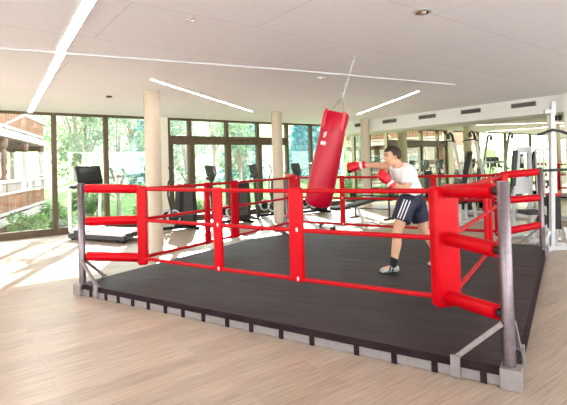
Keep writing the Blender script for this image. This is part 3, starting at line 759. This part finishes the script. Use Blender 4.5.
tw = thing('cable_tower', 'tall white cable tower with black pull-up bar at the right edge', 'cable tower', (-3.05, 7.485, 0), math.atan2(.79, .61))
MB().bar((-.02, -.06, .05), (.055, -.06, 2.20), .065, .065, up=(0, 1, 0)).build('front_post', 'white_paint', tw, bevel=.006)
MB().bar((.13, .12, .05), (.18, .12, 2.34), .07, .07, up=(0, 1, 0)).build('rear_post', 'white_paint', tw, bevel=.006)
MB().bar((.05, -.06, 2.15), (.18, .12, 2.15), .06, .05).build('top_beam', 'white_paint', tw, bevel=.004)
MB().box((-.01, -.06, 2.165), (.11, .05, .07)).build('top_arm', 'white_paint', tw, bevel=.006)
for (x, z) in ((.105, 2.06), (.165, 2.06)): MB().lathe([(.04, -.015), (.045, 0), (.04, .015)], (x, -.07, z), (1, .3, 0)).build('pulley_wheel', 'black', tw)
MB().tube([(-.21, -.10, 1.80), (-.10, -.10, 1.83), (.03, -.10, 1.875), (.15, -.10, 1.85), (.26, -.10, 1.81)], .022, 10).build('pull_up_bar', 'black', tw)
MB().tube([(-.14, -.10, 1.245), (.22, -.10, 1.25)], .022, 10).build('cross_handle', 'black', tw)
MB().box((.09, .05, .58), (.15, .14, .52)).build('weight_stack', 'rubber', tw, bevel=.008)
MB().box((.09, .05, .86), (.17, .16, .04)).build('stack_cap', 'red', tw, bevel=.006)
for x in (.05, .13): MB().tube([(x, .05, .08), (x, .05, 2.12)], .011, 8).build('guide_rod', 'chrome', tw)
f = MB(); f.box((.05, -.06, .04), (.50, .10, .07)); f.box((.06, .12, .04), (.46, .10, .07)); f.box((-.14, .02, .04), (.09, .40, .07)); f.build('base_frame', 'white_paint', tw, bevel=.01)
MB().bar((-.16, -.06, .06), (-.06, -.06, .30), .05, .05, up=(0, 1, 0)).build('base_brace', 'white_paint', tw)
MB().bar((.25, -.06, .06), (.17, -.06, .36), .05, .05, up=(0, 1, 0)).build('base_brace', 'white_paint', tw)

# ------------------------------------------------------------------ outside
def terr(x, y):
    d = WX - .4 - x
    z = -.32 + (max(0, d - 7) * .10) + .35 * noise.noise(V((x * .12, y * .12, 0))) * min(1, max(0, d - 3) / 6)
    return z + max(0, d - 26) * .22
g = bmesh.new(); nx, ny = 44, 60
vv = [[None] * (ny + 1) for _ in range(nx + 1)]
for i in range(nx + 1):
    for j in range(ny + 1):
        x = WX - .2 - 75 * (i / nx) ** 1.5; y = -60 + 130 * j / ny
        vv[i][j] = g.verts.new((x, y, terr(x, y)))
for i in range(nx):
    for j in range(ny): g.faces.new((vv[i][j], vv[i + 1][j], vv[i + 1][j + 1], vv[i][j + 1]))
q = MB(); q.bm.free(); q.bm = g
struct(q.build('ground', 'lawn'), 'sunny green lawn outside the windows', 'lawn')
hl = bmesh.new(); vv = []
for i in range(13):
    row = []
    for j in range(41):
        a = i / 12; y = -110 + 230 * j / 40
        row.append(hl.verts.new((-70 - 60 * a, y, 4 + 30 * a * (.75 + .4 * noise.noise(V((y * .02, a, 1)))) + 2.5 * noise.noise(V((y * .12, a * 6, 5))))))
    vv.append(row)
for i in range(12):
    for j in range(40): hl.faces.new((vv[i][j], vv[i + 1][j], vv[i + 1][j + 1], vv[i][j + 1]))
q = MB(); q.bm.free(); q.bm = hl
struct(q.build('hills', 'hill'), 'wooded hillside beyond the trees, haze put into its colour', 'hill')

def leaves(n, crown, size, seed):
    rnd = random.Random(seed); m_ = MB()
    for _ in range(n):
        p = crown(rnd); s = size * rnd.uniform(.6, 1.3)
        F = Quaternion((rnd.gauss(0, 1), rnd.gauss(0, 1), rnd.gauss(0, 1), rnd.gauss(0, 1))).normalized().to_matrix()
        m_._add([p + F @ V((-s, 0, 0)), p + F @ V((0, -s * .5, .15 * s)), p + F @ V((s, 0, 0)), p + F @ V((0, s * .5, .15 * s))], [(0, 1, 2, 3)])
    return m_
def broad(r, h0, h1, blobs, seed):
    rb = random.Random(seed)
    bl = [(V((rb.uniform(-.6, .6) * r, rb.uniform(-.6, .6) * r, rb.uniform(h0, h1))), rb.uniform(.35, .6) * r) for _ in range(blobs)]
    def f(rnd):
        c, rr = rnd.choice(bl); d = V((rnd.gauss(0, 1), rnd.gauss(0, 1), rnd.gauss(0, 1))).normalized()
        return c + d * rr * rnd.uniform(.55, 1)
    return f, bl
def tree_proto(kind, mat, seed, n, size, r, h0, h1, blobs):
    t = thing('broadleaf_tree', '', 'tree')
    f, bl = broad(r, h0, h1, blobs, seed)
    tr = MB(); tr.tube([(0, 0, -.6), (.03, .02, h0 * .5), (.0, .05, h0), (.05, .05, h1)], [.14, .11, .09, .03], 8)
    for c, rr in bl: tr.tube([(0.01, .04, h0 * .8), (c * .5 + V((0, 0, h0 * .4))), c], [.05, .035, .012], 6)
    tr.build('trunk', 'bark', t)
    leaves(n, f, size, seed).build('foliage', mat, t, smooth=False)
    return t
def fir_proto(h, r, n, seed):
    t = thing('fir_tree', '', 'tree')
    def f(rnd):
        z = (1 - math.sqrt(rnd.random())) * h; lay = 1 - (z % .7) / .7 * .45
        rr = r * (1 - z / h) * lay * math.sqrt(rnd.uniform(.25, 1)); a = rnd.uniform(0, 2 * PI)
        return V((rr * math.cos(a), rr * math.sin(a), z + .5 - rr * .18))
    MB().tube([(0, 0, -.6), (0, 0, h * .5), (0, 0, h)], [.18, .12, .02], 8).build('trunk', 'bark', t)
    leaves(n, f, .17, seed).build('foliage', 'leaf_c', t, smooth=False)
    return t
protos = dict(a=tree_proto('a', 'leaf_a', 3, 2600, .12, 2.1, 2.2, 6.5, 11), b=tree_proto('b', 'leaf_b', 5, 1500, .11, 1.5, 1.8, 6.8, 12), f=fir_proto(10, 2.3, 3000, 9))
used = set()
def plant(kind, x, y, sc, rz, lab, grp):
    o = protos[kind] if kind not in used else copy_tree(protos[kind]); used.add(kind)
    o.location = (x, y, terr(x, y)); o.rotation_euler = (0, 0, rz); o.scale = (sc, sc, sc); o['label'] = lab; o['group'] = grp
TR = 'trees outside the windows'
for kind, x, y, sc, rz, lab in (
    ('a', -21.5, 4.9, .85, .3, 'leafy spring tree outside between the chalet balcony and the first mullion'),
    ('a', -20.0, 7.9, .72, 1.7, 'leafy spring tree outside behind the treadmill console'),
    ('b', -16.6, 4.9, .62, 2.4, 'thin grey-green tree outside just right of the treadmill'),
    ('b', -16.6, 7.6, .75, .9, 'thin grey-green tree outside close to the left round column'),
    ('a', -19.4, 11.8, .75, 4.1, 'leafy spring tree outside right of the left round column'),
    ('a', -27, 2.6, 1.0, 1.1, 'leafy tree outside behind the chalet balcony posts'),
    ('f', -26, 9.6, .75, 0, 'blue-green fir outside behind the treadmill'),
    ('f', -26, 16.0, .85, 1, 'blue-green fir outside left of the second elliptical trainer'),
    ('f', -24, 19.6, .70, 2, 'blue-green fir outside above the second elliptical trainer'),
    ('f', -28, 23.5, .95, 3, 'blue-green fir outside between the elliptical trainers'),
    ('f', -26, 26.2, .80, 4, 'blue-green fir outside left of the second round column'),
    ('f', -30, 31, .95, 5, 'blue-green fir outside behind the second round column'),
    ('b', -27, 34, 1.0, .2, 'thin grey-green tree outside right of the second round column'),
    ('a', -34, 11, 1.2, 2, 'tall leafy tree at the back, between left column and mullion'),
    ('a', -31, 6.5, 1.2, 5, 'tall leafy tree at the back, above the treadmill'),
    ('b', -31, 16.5, 1.1, 3, 'tall thin tree at the back, above the first elliptical trainer')):
    plant(kind, x, y, sc, rz, lab, TR)
def bush_proto():
    t = thing('bush', '', 'bush')
    f, bl = broad(.75, .25, .6, 6, 21)
    s_ = MB()
    for c, rr in bl: s_.tube([(0, 0, -.1), c * .6, c], [.025, .02, .008], 5)
    s_.build('stems', 'bark', t); leaves(900, f, .075, 22).build('foliage', 'leaf_d', t, smooth=False)
    return t
bp_ = bush_proto()
for k, (x, y, sc, lab) in enumerate(((-13.6, 1.75, .75, 'low green bush outside in front of the chalet balcony, nearest the window'), (-15.8, 2.8, .85, 'low green bush outside under the end of the chalet balcony'),
                      (-18.5, 4.3, 1.1, 'round green bush outside left of the first mullion'), (-16.6, 5.9, .8, 'round green bush outside behind the treadmill upright'),
                      (-14.2, 5.2, .7, 'round green bush outside right of the treadmill'), (-14.4, 7.2, .7, 'round green bush outside beside the left round column'))):
    o = bp_ if k == 0 else copy_tree(bp_); o.location = (x, y, terr(x, y)); o.scale = (sc,) * 3; o.rotation_euler = (0, 0, k * 1.3); o['label'] = lab; o['group'] = 'bushes outside the left windows'

# chalet with two balconies
ch_ = thing('chalet', 'orange-brown wooden chalet with two railed balconies outside the left window', 'house', (-14.0, 1.087, 0), math.atan2(.349, -.993))
s0, s1 = -.35, 5.6      # local x along facade, local y into the building
MB().span((s0, 1.3, -.8), (s1, 9, 5.6)).build('wall', 'tan', ch_)
for z0 in (-.02, 2.42):
    MB().span((s0, 0, z0), (s1, 1.3, z0 + .2)).build('balcony_floor', 'darkwood', ch_)
    rr = MB(); rr.span((s0, .0, z0 + 1.18), (s1, .09, z0 + 1.28)); rr.span((s0, .01, z0 + .86), (s1, .07, z0 + .93)); rr.span((s0, .01, z0 + .30), (s1, .07, z0 + .38)); rr.span((s0, -.03, z0 + .04), (s1, .05, z0 + .24))
    rr.build('balcony_rail', 'rail', ch_)
    bo = MB(); k = 0; x = s0 + .04
    while x < s1 - .1:
        bo.span((x, .03, z0 + .38), (x + .13, .055, z0 + .86)); x += .165
    bo.build('balcony_boards', 'tan' if z0 > 1 else 'tan', ch_)
    ba = MB(); x = s0 + .05
    while x < s1 - .05:
        ba.lathe([(.014, .93), (.028, .98), (.016, 1.05), (.028, 1.12), (.014, 1.18)], (x, .04, z0), seg=8); x += .15
    ba.build('balusters', 'rail', ch_)
for x in (.72, 3.1, s1 - .1):
    MB().lathe([(.085, .18), (.085, 1.3), (.05, 1.36), (.10, 1.48), (.06, 1.62), (.085, 1.75), (.085, 2.05), (.05, 2.12), (.11, 2.22), (.11, 2.42)], (x, .1, 0), seg=14).build('balcony_post', 'darkwood', ch_)
    MB().span((x - .08, .1, 2.25), (x + .08, 1.3, 2.42)).build('joist', 'darkwood', ch_)
    MB().span((x - .10, .0, -.9), (x + .10, .2, -.02)).build('support', 'darkwood', ch_)
    MB().lathe([(.085, 2.62), (.085, 4.9)], (x, .1, 0), seg=12).build('upper_post', 'darkwood', ch_)
MB().prism([(-.7, 4.9), (4.6, 7.4), (10, 4.9), (10, 5.15), (4.6, 7.65), (-.7, 5.15)], s1 - s0 + 1.0, Matrix(((0, 0, 1), (1, 0, 0), (0, 1, 0))), (s0 - .5, 0, 0)).build('roof', 'roof', ch_)
for x in (1.2, 3.6):
    for z in (.55, 3.0):
        f = MB(); f.span((x, 1.25, z), (x + 1.0, 1.30, z + 1.35)); fr = f.build('window_frame', 'rail', ch_)
        MB().span((x + .08, 1.235, z + .08), (x + .92, 1.25, z + 1.27)).build('window_pane', 'screen', fr)

# ------------------------------------------------------------------ light
w = bpy.data.worlds.new('sky'); S.world = w; w.use_nodes = True
nt = w.node_tree; bg = nt.nodes['Background']
tc = nt.nodes.new('ShaderNodeTexCoord'); sx = nt.nodes.new('ShaderNodeSeparateXYZ'); rp = nt.nodes.new('ShaderNodeValToRGB')
rp.color_ramp.elements[0].position = .0; rp.color_ramp.elements[0].color = (1., .98, .95, 1)
rp.color_ramp.elements[1].position = .75; rp.color_ramp.elements[1].color = (.62, .80, 1., 1)
nt.links.new(tc.outputs['Generated'], sx.inputs[0]); nt.links.new(sx.outputs['Z'], rp.inputs['Fac']); nt.links.new(rp.outputs['Color'], bg.inputs['Color'])
bg.inputs['Strength'].default_value = 6.0
sun = bpy.data.lights.new('sun', 'SUN'); sun.energy = 16; sun.angle = .009; sun.color = (1., .95, .86)
so = bpy.data.objects.new('sun', sun); COL.objects.link(so)
el = math.radians(26)
so.rotation_euler = V((.88 * math.cos(el), -.47 * math.cos(el), -math.sin(el))).to_track_quat('-Z', 'Y').to_euler()

S.view_settings.view_transform = 'Standard'; S.view_settings.look = 'None'; S.view_settings.gamma = 1; S.view_settings.use_curve_mapping = False
S.view_settings.exposure = .78
try:
    S.cycles.use_denoising = True; S.cycles.max_bounces = 10; S.cycles.diffuse_bounces = 6; S.cycles.transparent_max_bounces = 16; S.cycles.sample_clamp_indirect = 12
except Exception: pass
